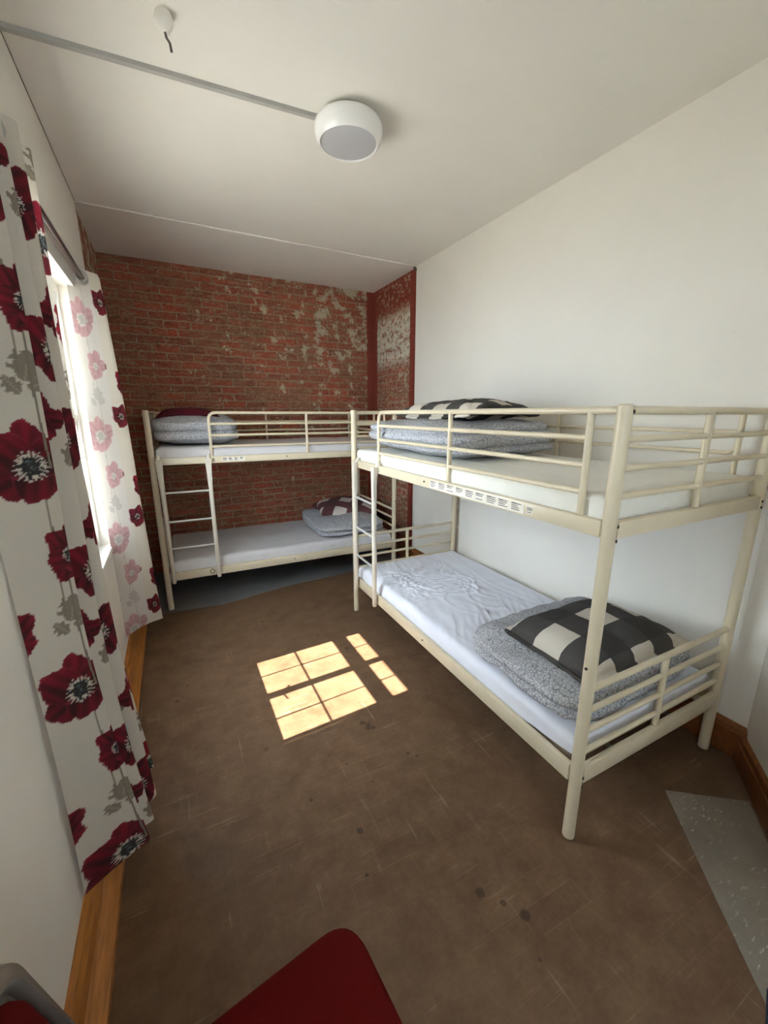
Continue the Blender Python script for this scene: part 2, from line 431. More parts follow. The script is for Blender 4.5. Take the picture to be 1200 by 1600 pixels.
# splayed wall running from the right wall back past the camera
W2A = Vector((XR, .63)); W2B = Vector((1.15, -.18)); d2 = (W2B-W2A).normalized(); n2 = Vector((-d2.y, d2.x))
m = MB(); m.prism([tuple(W2A), tuple(W2B), tuple(W2B+n2*.2), tuple(W2A+n2*.2+Vector((.1,0)))], 0, H); struct(m.build('wall_splayed', M_WALL, None, False))
m = MB(); m.box((1.15, YB-.2, 0), (1.35, -.17, H)); struct(m.build('wall_near_right', M_WALL, None, False))
BX0, BX1, BZ0, BZ1 = .20, .72, 1.30, 2.10  # opening for the added fill-light window
m = MB(); m.box((XL, YB-.2, 0), (BX0, YB, H)); m.box((BX1, YB-.2, 0), (1.15, YB, H)); m.box((BX0, YB-.2, 0), (BX1, YB, BZ0)); m.box((BX0, YB-.2, BZ1), (BX1, YB, H))
struct(m.build('wall_front', M_WALL, None, False))
m = MB(); m.box((XL-T, YB-.2, H), (XR+.2, YP, H+.15)); struct(m.build('ceiling', M_CEIL, None, False))
m = MB(); m.box((XL-T, YP, H-.006), (XR+.2, YF+.2, H+.15)); struct(m.build('ceiling_alcove', M_CEIL, None, False))
m = MB()
pts = [(XL+(XR-XL)*k/60, YP+.006*nz(k*.37, 2.1), H-.003+.004*nz(k*.5, 7)) for k in range(61)]
m.tube(pts, [.0035+.002*abs(nz(k*.8, 3)) for k in range(61)], 6); struct(m.build('trim_1', M_CEIL))
m = MB(); m.box((XR-.010, .722, .56), (XR+.001, .742, H), .004); struct(m.build('trim_4', M_WALL))
# dark crack along the left wall and ceiling
m = MB(); m.tube([(XL+.001+.002*nz(k*.6, 1), 1.6+k*(YP-1.6)/40, H-.002) for k in range(41)], [.0015+.0018*max(0, nz(k*.9, 5)) for k in range(41)], 5); struct(m.build('trim_2', M_WIRE))

def skirting(name, path, prof, mat):     # prof: (out, z) from the wall; path: plan points with inward normals
    m = MB(); k = len(prof)
    for (x, y), (nx, ny) in path:
        for o_, z in prof: m.v.append((x+nx*o_, y+ny*o_, z))
    for i in range(len(path)-1):
        for j in range(k-1): m.f.append([i*k+j, i*k+j+1, (i+1)*k+j+1, (i+1)*k+j])
    m.f.append(list(range(k))); m.f.append([(len(path)-1)*k+j for j in range(k)])
    return struct(m.build(name, mat, None, True, 25))
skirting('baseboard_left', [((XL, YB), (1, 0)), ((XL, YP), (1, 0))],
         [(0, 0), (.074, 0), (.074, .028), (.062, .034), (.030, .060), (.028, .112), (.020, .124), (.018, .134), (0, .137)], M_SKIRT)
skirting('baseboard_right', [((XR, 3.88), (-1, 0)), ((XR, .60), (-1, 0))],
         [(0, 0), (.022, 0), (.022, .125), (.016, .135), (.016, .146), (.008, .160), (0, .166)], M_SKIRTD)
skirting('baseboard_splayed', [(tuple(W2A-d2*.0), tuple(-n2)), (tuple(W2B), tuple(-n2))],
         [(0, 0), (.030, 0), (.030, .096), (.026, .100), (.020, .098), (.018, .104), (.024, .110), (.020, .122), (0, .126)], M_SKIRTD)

# window in the left wall: fixed frame, three sashes each of two by two panes, fanlights above
def window(name, x_out, y0, y1, z0, z1, cols, z_tr, parent_kind='structure', fan=True):
    r = empty(name, (0, 0, 0)); r['kind'] = 'structure'
    xg = x_out
    m = MB(); f = .035
    m.box((xg-.04, y0, z0), (xg+.03, y0+f, z1)); m.box((xg-.04, y1-f, z0), (xg+.03, y1, z1))
    m.box((xg-.04, y0+f, z0), (xg+.018, y1-f, z0+.07)); m.box((xg-.04, y0+f, z1-f), (xg+.03, y1-f, z1))
    m.build('window_frame', M_PAINT, r, False)
    m = MB(); m.box((xg+.03, y0-.03, z0-.03), (XL+.004, y1+.0, z0+.004), .004); m.build('window_sill', M_PAINT, r)
    return r
w1 = window('window_1', -.47, WY0, WY1, WZ0, WZ1, 3, 1.53)
XG = -.47
def sash(y0, y1, z0, z1, ybars, zbars, fw_=.026, bar=.009, name='sash', rounded=False):
    m = MB()
    m.box((XG-.018, y0, z0), (XG+.018, y0+fw_, z1)); m.box((XG-.018, y1-fw_, z0), (XG+.018, y1, z1))
    m.box((XG-.018, y0+fw_, z0), (XG+.018, y1-fw_, z0+fw_)); m.box((XG-.018, y0+fw_, z1-fw_), (XG+.018, y1-fw_, z1))
    ys = [y0+fw_]+list(ybars)+[y1-fw_]; zs = [z0+fw_]+list(zbars)+[z1-fw_]
    for y in ybars: m.box((XG-.01, y-bar/2, z0+fw_), (XG+.01, y+bar/2, z1-fw_))
    for z in zbars: m.box((XG-.004, y0+fw_, z-bar/2+.001), (XG+.004, y1-fw_, z+bar/2-.001))
    if rounded:
        for i in range(len(ys)-1):
            for j in range(len(zs)-1):
                for sy in (0, 1):
                    for sz in (0, 1):
                        cy = ys[i+sy]+(.0045 if 0 < i+sy < len(ys)-1 else 0)*(1 if sy == 0 else -1)
                        cz = zs[j+sz]; a = .028
                        dy = 1 if sy == 0 else -1; dz = 1 if sz == 0 else -1
                        arc = [(cy+dy*a*(1-math.sin(q*PI/10)), cz+dz*a*(1-math.cos(q*PI/10))) for q in range(6)]
                        poly = [(cy, cz)]+arc
                        n0 = len(m.v); k = len(poly)
                        m.v += [(XG-.006, p, q) for p, q in poly]+[(XG+.006, p, q) for p, q in poly]
                        m.f += [list(range(n0, n0+k)), list(range(n0+2*k-1, n0+k-1, -1))]
                        for q in range(k): m.f.append([n0+q, n0+(q+1) % k, n0+k+(q+1) % k, n0+k+q])
    o = m.build(name, M_PAINT, w1, False)
    for i in range(len(ys)-1):
        for j in range(len(zs)-1):
            g = MB(); g.box((XG-.002, ys[i], zs[j]), (XG+.002, ys[i+1], zs[j+1])); g.build('window_pane', M_GLASS, o, False)
    return o
SA = [(1.639, 2.016, (1.822,)), (2.016, 2.395, (2.213,)), (2.395, 2.822, (2.61,))]
for y0, y1, yb in SA:
    s_ = sash(y0, y1, .848, 1.513, yb, (1.172,))
    sash(y0, y1, 1.545, WZ1-.036, yb, (1.90,), name='fanlight', rounded=True)
m = MB(); m.box((XG-.03, WY0+.035, 1.513), (XG+.028, WY1-.035, 1.545)); m.build('transom', M_PAINT, w1, False)
m = MB(); m.tube([(XG+.03, 2.03, .93), (XG+.055, 2.02, .94), (XG+.06, 2.06, .97)], .006, 8); m.box((XG+.018, 2.0, .90), (XG+.03, 2.035, .98)); m.tube([(XG+.03, 2.0, .95), (XG+.06, 1.95, .93)], .004, 8)
m.build('window_catch', M_BOLT, w1)
# window head casing on the room side
m = MB(); m.box((XL-.005, WY0-.10, WZ1-.01), (XL+.022, WY1+.05, WZ1+.075), .004); m.box((XL-.005, WY0-.10, WZ1+.075), (XL+.034, WY1+.06, WZ1+.092), .003); struct(m.build('trim_3', M_PAINT))
# unseen window added behind the camera to bring in fill light
w2 = empty('fill_window_back', (0, 0, 0)); w2['kind'] = 'structure'
m = MB(); y = YB-.1
for a, b in (((BX0, y, BZ0), (BX0+.05, y+.05, BZ1)), ((BX1-.05, y, BZ0), (BX1, y+.05, BZ1)), ((BX0, y, BZ0), (BX1, y+.05, BZ0+.05)), ((BX0, y, BZ1-.05), (BX1, y+.05, BZ1)), ((.43, y, BZ0), (.47, y+.05, BZ1))): m.box(a, b)
m.build('window_frame', M_PAINT, w2, False)
m = MB(); m.box((BX0+.05, y+.02, BZ0+.05), (BX1-.05, y+.025, BZ1-.05)); m.build('window_pane', M_GLASS, w2, False)
w3 = empty('fill_window_left', (0, 0, 0)); w3['kind'] = 'structure'  # unseen window added behind the camera to brighten the splayed wall
m = MB()
for a, b in (((XG-.03, LY0, LZ0), (XG+.03, LY0+.05, LZ1)), ((XG-.03, LY1-.05, LZ0), (XG+.03, LY1, LZ1)), ((XG-.03, LY0+.05, LZ0), (XG+.03, LY1-.05, LZ0+.05)), ((XG-.03, LY0+.05, LZ1-.05), (XG+.03, LY1-.05, LZ1)), ((XG-.02, LY0+.05, 1.49), (XG+.02, LY1-.05, 1.52))): m.box(a, b)
m.build('window_frame', M_PAINT, w3, False)
m = MB(); m.box((XG-.002, LY0+.05, LZ0+.05), (XG+.002, LY1-.05, LZ1-.05)); m.build('window_pane', M_GLASS, w3, False)
m = MB(); m.box((-1.85, -1.35, 2.42), (XL-T, -.10, 2.48)); struct(m.build('sun_block_rear_slab', M_PAINT, None, False))  # unseen slab added to keep direct sun out of the left fill opening
# outside: ground, and an unseen slab and pier added to block sun at the window
m = MB(); m.box((-14, -12, -.5), (XL-T, 14, -.30)); struct(m.build('ground', M_GROUND, None, False))
m = MB(); m.box((-1.03, 1.35, 2.318), (XL-T, 2.62, 2.38)); struct(m.build('sun_block_slab', M_PAINT, None, False))  # unseen slab added to cut the top of the sun patch
m = MB(); m.box((-1.75, 2.340, -.3), (-1.35, 2.735, 4.0)); struct(m.build('sun_block_pier', M_PAINT, None, False))  # unseen block added to keep sun off the third sash

# ------------------------------------------------------------------ bunk beds
BL, BW = 2.03, .9267
PR = .0215
ZT, ZU0, ZU1, ZL0, ZL1 = 1.576, 1.1728, 1.2263, .2478, .3151
def make_bed(ladder_x):
    r = empty('bunk_bed')
    for x in (0, BL):
        for y in (0, BW):
            p = MB(); p.tube([(x, y, .006), (x, y, ZT-.004), (x, y, ZT)], [PR, PR, PR-.004], 20); q = p.build('post', M_METAL, r)
            p = MB(); p.tube([(x, y, 0), (x, y, .014)], PR-.006, 16); p.build('foot_cap', M_BLACK, q)
    for z0, z1, nm in ((ZU0, ZU1, 'upper'), (ZL0, ZL1, 'lower')):
        for y, s in ((0, -1), (BW, 1)):
            p = MB(); a, b = sorted((y+s*.021, y-s*.004)); p.box((PR*.8, a, z0), (BL-PR*.8, b, z1), .004); p.build(nm+'_side_rail', M_METAL, r)
        for x, s in ((0, -1), (BL, 1)):
            p = MB(); a, b = sorted((x+s*.019, x-s*.006)); p.box((a, PR*.8, z0), (b, BW-PR*.8, z1), .004); p.build(nm+'_end_rail', M_METAL, r)
        p = MB()
        for k in range(13): p.box((.06+k*.155, .004, z0+.006), (.11+k*.155, BW-.004, z0+.016))
        for y in (.25, .65): p.box((.02, y, z0), (BL-.02, y+.02, z0+.008))
        p.build('slatted_base', M_SLAT, r)
    for x in (0, BL):
        for bars, z0, nm in (((1.5585, 1.475, 1.388, 1.302), ZU1, 'upper_end_frame'), ((.628, .542, .457, .371), ZL1, 'lower_end_frame')):
            p = MB()
            for i, z in enumerate(bars): p.tube([(x, .012, z), (x, BW-.012, z)], .0125 if i == 0 else .0105, 12)
            p.tube([(x, .463, z0-.004), (x, .463, bars[0])], .0125, 12); p.build(nm, M_METAL, r)
    # front guard with a bent corner at the ladder gap
    p = MB(); zt = 1.5585
    bend = [(.417, 0, ZU1-.03)]+[(.417, 0, zt-.05)]+[(.417+.05*(1-math.cos(a)), 0, zt-.05+.05*math.sin(a)) for a in (PI/8, PI/4, 3*PI/8, PI/2)]+[(BL-.012, 0, zt)]
    p.tube(bend, .0115, 12)
    for z in (1.475, 1.388, 1.302): p.tube([(.417, 0, z), (1.923, 0, z)], .0095, 12)
    for x in (1.185, 1.923): p.tube([(x, 0, ZU1-.006), (x, 0, zt)], .0115, 12)
    p.build('front_guard_rail', M_METAL, r)
    p = MB(); p.tube([(.012, BW, zt), (BL-.012, BW, zt)], .0115, 12); p.tube([(.1, BW, 1.475), (1.93, BW, 1.475)], .0095, 12)
    p.tube([(.1, BW, 1.43), (.108, BW, 1.402), (.13, BW, 1.388), (1.90, BW, 1.388), (1.922, BW, 1.402), (1.93, BW, 1.43)], .0095, 12)
    for x in (.1, 1.015, 1.93): p.tube([(x, BW, ZU1-.02), (x, BW, zt)], .0115, 12)
    p.build('back_guard_rail', M_METAL, r)
    # hook-on ladder
    p = MB(); x0, x1 = ladder_x; yl = -.042
    for x in (x0, x1):
        s = 1 if x == x0 else -1
        p.tube([(x, yl, .236), (x, yl, .244), (x, yl, 1.06), (x-s*.004, yl+.004, 1.14), (x-s*.006, yl+.012, 1.20), (x-s*.006, yl+.030, 1.238), (x-s*.006, yl+.052, 1.236), (x-s*.006, yl+.058, 1.20)], [.012, .0165, .0165, .017, .018, .014, .011, .008], 14)
        n0 = len(p.v)
        for yy in (yl-.012, yl+.012): p.v += [(x-.024, yy, 1.215), (x+.024, yy, 1.215), (x+.019, yy, 1.13), (x+.0155, yy, 1.0), (x-.0155, yy, 1.0), (x-.019, yy, 1.13)]
        p.f += [[n0+q for q in range(6)], [n0+11-q for q in range(6)]]+[[n0+q, n0+(q+1) % 6, n0+6+(q+1) % 6, n0+6+q] for q in range(6)]
    la = p.build('ladder', M_WHITEM, r)
    for z in (.965, .738, .522):
        p = MB(); p.tube([(x0+.012, yl, z), (x1-.012, yl, z)], .0085, 10); p.build('rung', M_STEEL, la)['label'] = 'bare steel rung'
    # bolts
    for x, y, z, ax in ((BL+.001, PR-.003, 1.212, 'x'), (BL-.001, PR-.001, 1.166, 'x'), (BL+.001, PR-.003, .275, 'x'), (BL-.001, PR-.001, .236, 'x'), (BL+.001, BW+PR*.6, 1.205, 'x'), (BL+.001, BW+PR*.6, 1.18, 'x'),
                        (1.0, -.0215, 1.203, 'y'), (1.02, -.0215, .285, 'y'), (BL, -PR, .72, 'y'), (BL+.004, PR*.9, 1.555, 'x')):
        d = Vector((.003, 0, 0)) if ax == 'x' else Vector((0, -.003, 0))
        if ax == 'x' and y < .1: q0 = Vector((BL+PR*.80, PR*.55, z)); d = Vector((.004, .003, 0))
        elif ax == 'x': q0 = Vector((BL+PR*.9, BW-PR*.2, z)); d = Vector((.004, 0, 0))
        else: q0 = Vector((x, y, z))
        p = MB(); p.tube([q0-d, q0+d], .0052, 10); p.build('bolt', M_BOLT, r)
    return r

def text_part(txt, name, size, parent, loc, rot, mat):
    cu = bpy.data.curves.new('txt', 'FONT'); cu.body = txt; cu.size = size; cu.extrude = .0002
    o = bpy.data.objects.new('txt', cu); C.objects.link(o)
    me = bpy.data.meshes.new_from_object(o.evaluated_get(bpy.context.evaluated_depsgraph_get()))
    bpy.data.objects.remove(o)
    me.name = name
    q = finish(name, me, mat, parent, False); q.location = loc; q.rotation_euler = rot
    return q

bedA = make_bed((.105, .427)); bedA.location = (1.1924, 2.7830, 0); bedA.rotation_euler = (0, 0, math.radians(-90-.5655))
pset(bedA, 'cream metal bunk bed along the white right wall, nearest the camera', 'bunk bed', 'two cream metal bunk beds')
bedB = make_bed((.047, .383)); bedB.location = (-.1413, 3.4854, 0); bedB.rotation_euler = (0, 0, math.radians(-1.4881))
pset(bedB, 'cream metal bunk bed standing across the bare brick wall at the back', 'bunk bed', 'two cream metal bunk beds')
random.seed(4)
def label_strip(bed, x0, x1, z0, z1, blocks, name):
    p = MB(); p.box((x0, -.0222, z0), (x1, -.0205, z1)); o = p.build(name, M_LABEL, bed, False); o['label'] = 'cream paper instruction sticker'
    q = MB(); n = blocks; w_ = (x1-x0)/n
    for k in range(n):
        xa = x0+k*w_+w_*.1
        zt = z1-.004
        for i in range(4):
            L_ = w_*random.uniform(.45, .78) if i else w_*.7
            q.box((xa, -.0226, zt-.0035), (xa+L_, -.0221, zt), 0) if i == 0 or random.random() < .85 else None
            if i == 0: q.box((xa, -.0226, zt-.004), (xa+L_*.5, -.0221, zt+.001))
            zt -= (z1-z0-.008)/4
    q.build('printed_text', M_INK, o, False)
label_strip(bedA, 1.055, 1.70, 1.180, 1.219, 9, 'instruction_sticker')
p = MB(); p.box((1.715, -.0222, 1.186), (1.745, -.0205, 1.214)); o = p.build('code_sticker', M_LABEL, bedA, False)
p = MB()
for k in range(5): p.box((1.718+.005*k, -.0226, 1.199), (1.7208+.005*k, -.0221, 1.211))
p.box((1.718, -.0226, 1.191), (1.738, -.0221, 1.194)); p.build('printed_text', M_INK, o, False)
label_strip(bedB, .49, .66, 1.184, 1.216, 4, 'instruction_sticker')
text_part('4.', 'handwritten_number', .036, bedB, (.415, -.0215, 1.188), (PI/2, 0, 0), M_PEN)
text_part('2.', 'handwritten_number', .034, bedA, (.45, -.0215, 1.186), (PI/2, 0, 0), M_PEN)
p = MB(); p.tube([(.335+.017*math.cos(a*PI/10), -.0225, .285+.017*math.sin(a*PI/10)) for a in range(20)], .003, 6, closed=True); p.build('rail_plug', M_BOLT, bedB)

# ------------------------------------------------------------------ mattresses
def mattress(bed, x0, x1, y0, y1, z0, z1, mat, label, seed, wr=0.006, special=None, sag=None):
    r = empty('mattress', parent=None)
    r.location = bed.location; r.rotation_euler = bed.rotation_euler
    r.location.z = z0; h = z1-z0
    pset(r, label, 'mattress', 'mattresses in fitted sheets')
    p = MB(); p.box((x0+.012, y0+.012, 0), (x1-.012, y1-.012, h-.02), .02); p.build('mattress_core', M_CORE, r)
    step = .008; rad = .035
    def axis(a, b):
        out = []; n = int((b-a-2*rad)/step)
        for q in (1.0, .75, .5, .25): out.append((a, h-rad-(h-rad-.012)*q) )
        for k in range(5): t = k*PI/8; out.append((a+rad*(1-math.sin(t+0)) if False else a+rad-rad*math.cos(t), h-rad+rad*math.sin(t)))
        for k in range(1, n): out.append((a+rad+(b-a-2*rad)*k/n, h))
        for k in range(4, -1, -1): t = k*PI/8; out.append((b-rad+rad*math.cos(t), h-rad+rad*math.sin(t)))
        for q in (.25, .5, .75, 1.0): out.append((b, h-rad-(h-rad-.012)*q))
        return out
    X, Y = axis(x0, x1), axis(y0, y1); m = MB(); ny = len(Y)
    for i, (x, hx) in enumerate(X):
        for j, (y, hy) in enumerate(Y):
            z = min(hx, hy); top = (hx > h-.001) and (hy > h-.001)
            f = .6*nz(x*3+seed, y*3, seed)+.5*nz(x*9+seed, y*5+seed)+.3*nz(x*22, y*14, seed)
            # long pulls running along the bed
            f += .8*(1-abs(nz(x*1.2+seed*3, y*13+nz(x*2, y*3)*1.5, 4)))**3 - .5
            d = wr*f
            if special: d += special(x, y)
            if sag and not top: 
                z += sag(x, y)*max(0, 1-z/h)
            if top or z > h-.03: z += d
            ox = oy = 0
            if z < h-.01:
                ww = .006*nz(x*14+seed, y*14, z*9)+.004*nz(x*4, y*4, z*20)
                if hx < hy or hx < h-.02: ox = ww if x < (x0+x1)/2 else -ww
                if hy < hx or hy < h-.02: oy = ww if y < (y0+y1)/2 else -ww
            m.v.append((x+ox, y+oy, z))
    for i in range(len(X)-1):
        for j in range(ny-1): m.f.append([i*ny+j, (i+1)*ny+j, (i+1)*ny+j+1, i*ny+j+1])
    m.build('fitted_sheet', mat, r, True, 0)
    return r
def ripples(x, y):
    # a crumpled nest of creases where somebody sat, with pulls fanning out of it
    dx, dy = x-.56, y-.35
    wx = nz(x*3.1, y*3.1, 2)*.22+nz(x*9, y*9, 4)*.05; wy = nz(x*3.1, y*3.1, 7)*.22+nz(x*9, y*9, 6)*.05
    d = math.hypot((dx+wx)*.85, dy+wy); ang = math.atan2(dy+wy, dx+wx)
    env = math.exp(-((d-.13)/.10)**2)
    rid = 1-abs(nz((dx+wx)*5+math.cos(ang)*1.1, (dy+wy)*5+math.sin(ang)*1.1, d*34))
    c = .010*env*(rid**4-.3)
    crumple = .010*math.exp(-((x-.60)/.16)**2-((y-.20)/.11)**2)*((1-abs(nz(x*24, y*24, 1)))**3-.4)
    arc = .013*math.exp(-((d-.255-.03*nz(x*4, y*4, 5))/.018)**2)*max(0, math.cos(ang-.9))**1.5
    spoke = .007*((1-abs(nz(math.cos(ang)*4+3, math.sin(ang)*4, d*3)))**4-.35)*math.exp(-((d-.22)/.13)**2); c += spoke
    arc *= .65; arc += .005*math.exp(-((d-.20-.02*nz(x*5, y*5, 8))/.012)**2)*max(0, math.cos(ang-1.2))
    pull = .006*((1-abs(nz((y+.35*x)*15, x*2, 3)))**3-.4)*math.exp(-((x-.22)/.24)**2-((y-.14)/.16)**2)
    right = .005*((1-abs(nz((x*.55+y)*19, x*2.5, 6)))**3-.4)*math.exp(-((x-1.15)/.17)**2)
    return 1.35*(c+crumple+arc+pull+right)
mattress(bedA, .03, 2.0, .010, .915, ZL0+.017, .392, M_SHEETB, 'lower mattress of the right-hand bunk in a crumpled blue-white sheet', 1.3, .004, ripples, lambda x, y: max(0, (x-1.45))*.11)
mattress(bedA, .03, 2.005, .008, .915, ZU0+.017, 1.305, M_SHEETC, 'upper mattress of the right-hand bunk in a cream-white sheet', 5.1, .005)
mattress(bedB, .03, 2.0, .008, .915, ZL0+.017, .395, M_SHEETG, 'lower mattress of the bunk at the brick wall in a greyish sheet', 8.7, .006)
mattress(bedB, .03, 2.0, .008, .915, ZU0+.017, 1.300, M_SHEETG, 'upper mattress of the bunk at the brick wall in a greyish sheet', 11.9, .006)

# ------------------------------------------------------------------ bedding
def cube_grid(n):
    bm = bmesh.new(); bmesh.ops.create_cube(bm, size=2)
    bmesh.ops.subdivide_edges(bm, edges=bm.edges[:], cuts=n, use_grid_fill=True)
    return bm
def soft(name, size, mat, fn, k=(5, 5, 2.6), n=46, parent=None, amp=.012, seed=0.0):
    """a soft block: size is full x, y, z; its base sits on z=0; fn(x,y,z,u,v,w) gives the final position"""
    bm = cube_grid(n)
    for v in bm.verts:
        u, vv, ww = v.co
        l = (abs(u)**k[0]+abs(vv)**k[1])
        # rounded plan outline
        mx = max(abs(u), abs(vv)); s = mx/(l**(1/k[0])) if l > 0 else 1
        px, py = u*s, vv*s
        e = mx                                  # 0 at centre, 1 at rim
        hgt = (1-e**k[2]*.38) if abs(ww) > .999 else (1-.38)
        pz = ww*hgt
        if e > .999:                           # bulging rim
            b = math.sqrt(max(0, 1-ww*ww)); grow = .94+.06*b
            px *= grow; py *= grow
            pz = ww*.62
        else: px *= .94; py *= .94
        x, y, z = px*size[0]/2, py*size[1]/2, (pz+1)/2*size[2]
        v.co = fn(x, y, z, u, vv, ww)
    for v in bm.verts:
        c = v.co; s = seed
        d = amp*(.9*nz(c.x*5+s, c.y*5, c.z*5+s)+.5*nz(c.x*13, c.y*13+s, c.z*13)+.28*nz(c.x*30+s, c.y*30, c.z*30))
        dirv = Vector((c.x*.6/size[0], c.y*.6/size[1], (c.z-size[2]/2)/size[2]))
        if dirv.length > 1e-6: v.co = c + dirv.normalized()*d
    me = bpy.data.meshes.new(name); bmesh.ops.recalc_face_normals(bm, faces=bm.faces[:]); bm.to_mesh(me); bm.free()
    return finish(name, me, mat, parent, True, 0)
def at_bed(o, bed, x, y, z, rz=0.0):
    th = bed.rotation_euler.z; c, s = math.cos(th), math.sin(th)
    o.location = (bed.location.x+c*x-s*y, bed.location.y+s*x+c*y, z); o.rotation_euler = (0, 0, th+rz)
    return o
def layered(size, layers, depth=.03, tilt=(0, 0), sway=0.0, edge=('x', 'y')):
    """groove the rim so the folds of a folded duvet show"""
    def fn(x, y, z, u, v, w_):
        t = z/size[2]
        ph = t*layers
        g = abs(math.sin(PI*ph))**.6                      # 0 in the creases, 1 in the bulges
        mx = max(abs(u), abs(v))
        if mx > .93:
            f = 1-depth*(1-g)/max(size[0], size[1])*2
            x *= f; y *= f
        lay = int(ph)
        x += sway*math.sin(lay*2.4+.7); y += sway*math.cos(lay*1.9)
        zz = z+(tilt[0]*x+tilt[1]*y)*t
        return Vector((x, y, zz))
    return fn
def duvet(bed, x, y, z, size, rz, label, seed, layers=3, tilt=(0, 0), sway=.012, amp=.016):
    o = soft('folded_duvet', size, M_DUV, layered(size, layers, .035, tilt, sway), (7, 7, 4.0), 56, None, amp, seed)
    pset(o, label, 'duvet', 'folded leaf-print duvets')
    return at_bed(o, bed, x, y, z, rz)
ZMl, ZMu = .392, 1.302
dA = duvet(bedA, 1.676, .425, ZMl+.006, (.64, .87, .165), .03, 'grey leaf-print duvet folded under the black check pillow on the lower right bunk', 2.2, 2, (-.02, .02))
dAu = duvet(bedA, .615, .435, ZMu+.006, (1.07, .78, .215), .02, 'grey leaf-print duvet folded on the upper right bunk below a black check pillow', 4.4, 3, (0, .03), .02)
dBu = duvet(bedB, .325, .43, ZMu+.006, (.65, .80, .245), 0, 'grey leaf-print duvet folded on the upper bunk at the brick wall', 6.6, 2, (0, .04), .016)
dBl = duvet(bedB, 1.63, .44, ZMl+.006, (.70, .86, .150), -.03, 'grey leaf-print duvet folded on the lower bunk at the brick wall', 9.1, 2, (.02, .03), .012)

def pillow_fn(size, droop=0.0, fold=0.0, curl=(0, 0)):
    def fn(x, y, z, u, v, w_):
        e = 1-(max(0, 1-abs(u)**2.2)*max(0, 1-abs(v)**2.2))**.55     # 0 centre .. 1 rim
        zc = size[2]*.36
        zz = zc+(z-size[2]/2)*(1-.80*e)*1.18
        zz += -droop*(e**3)*size[2]
        cx = 1-.06*(1-abs(v)**2)*abs(u)**3; cy = 1-.06*(1-abs(u)**2)*abs(v)**3
        X, Y = x*cx, y*cy
        zz += curl[0]*(X/size[0]*2)**2+curl[1]*(Y/size[1]*2)**2
        return Vector((X, Y, zz))
    return fn
def pillow(bed, x, y, z, size, rz, mat, label, seed, tiltx=0, tilty=0, droop=.3, amp=.010, curl=(0, 0), name='pillow'):
    o = soft(name, size, mat, pillow_fn(size, droop, 0, curl), (9, 9, 4.0), 44, None, amp, seed)
    pset(o, label, 'pillow', 'check pillows')
    at_bed(o, bed, x, y, z, rz); o.rotation_euler[0] = tiltx; o.rotation_euler[1] = tilty
    return o
pA = pillow(bedA, 1.730, .445, ZMl+.158, (.50, .70, .115), .03, M_CHKB, 'black and cream buffalo check pillow on the lower right bunk', 3.3, droop=.25)
pAu = pillow(bedA, .66, .46, ZMu+.214, (.84, .52, .125), .10, M_CHKB2, 'black and cream check pillow lying folded on the upper right bunk', 7.3, curl=(.03, 0), amp=.018)
pBu = pillow(bedB, .28, .46, ZMu+.235, (.50, .62, .070), .04, M_MAROON, 'dark maroon pillow on the upper bunk at the brick wall', 5.7, curl=(-.02, 0))
pBl = pillow(bedB, 1.73, .60, ZMl+.142, (.64, .54, .120), -.12, M_CHKM, 'maroon and white check pillow on the lower bunk at the brick wall', 1.9, tiltx=.10)

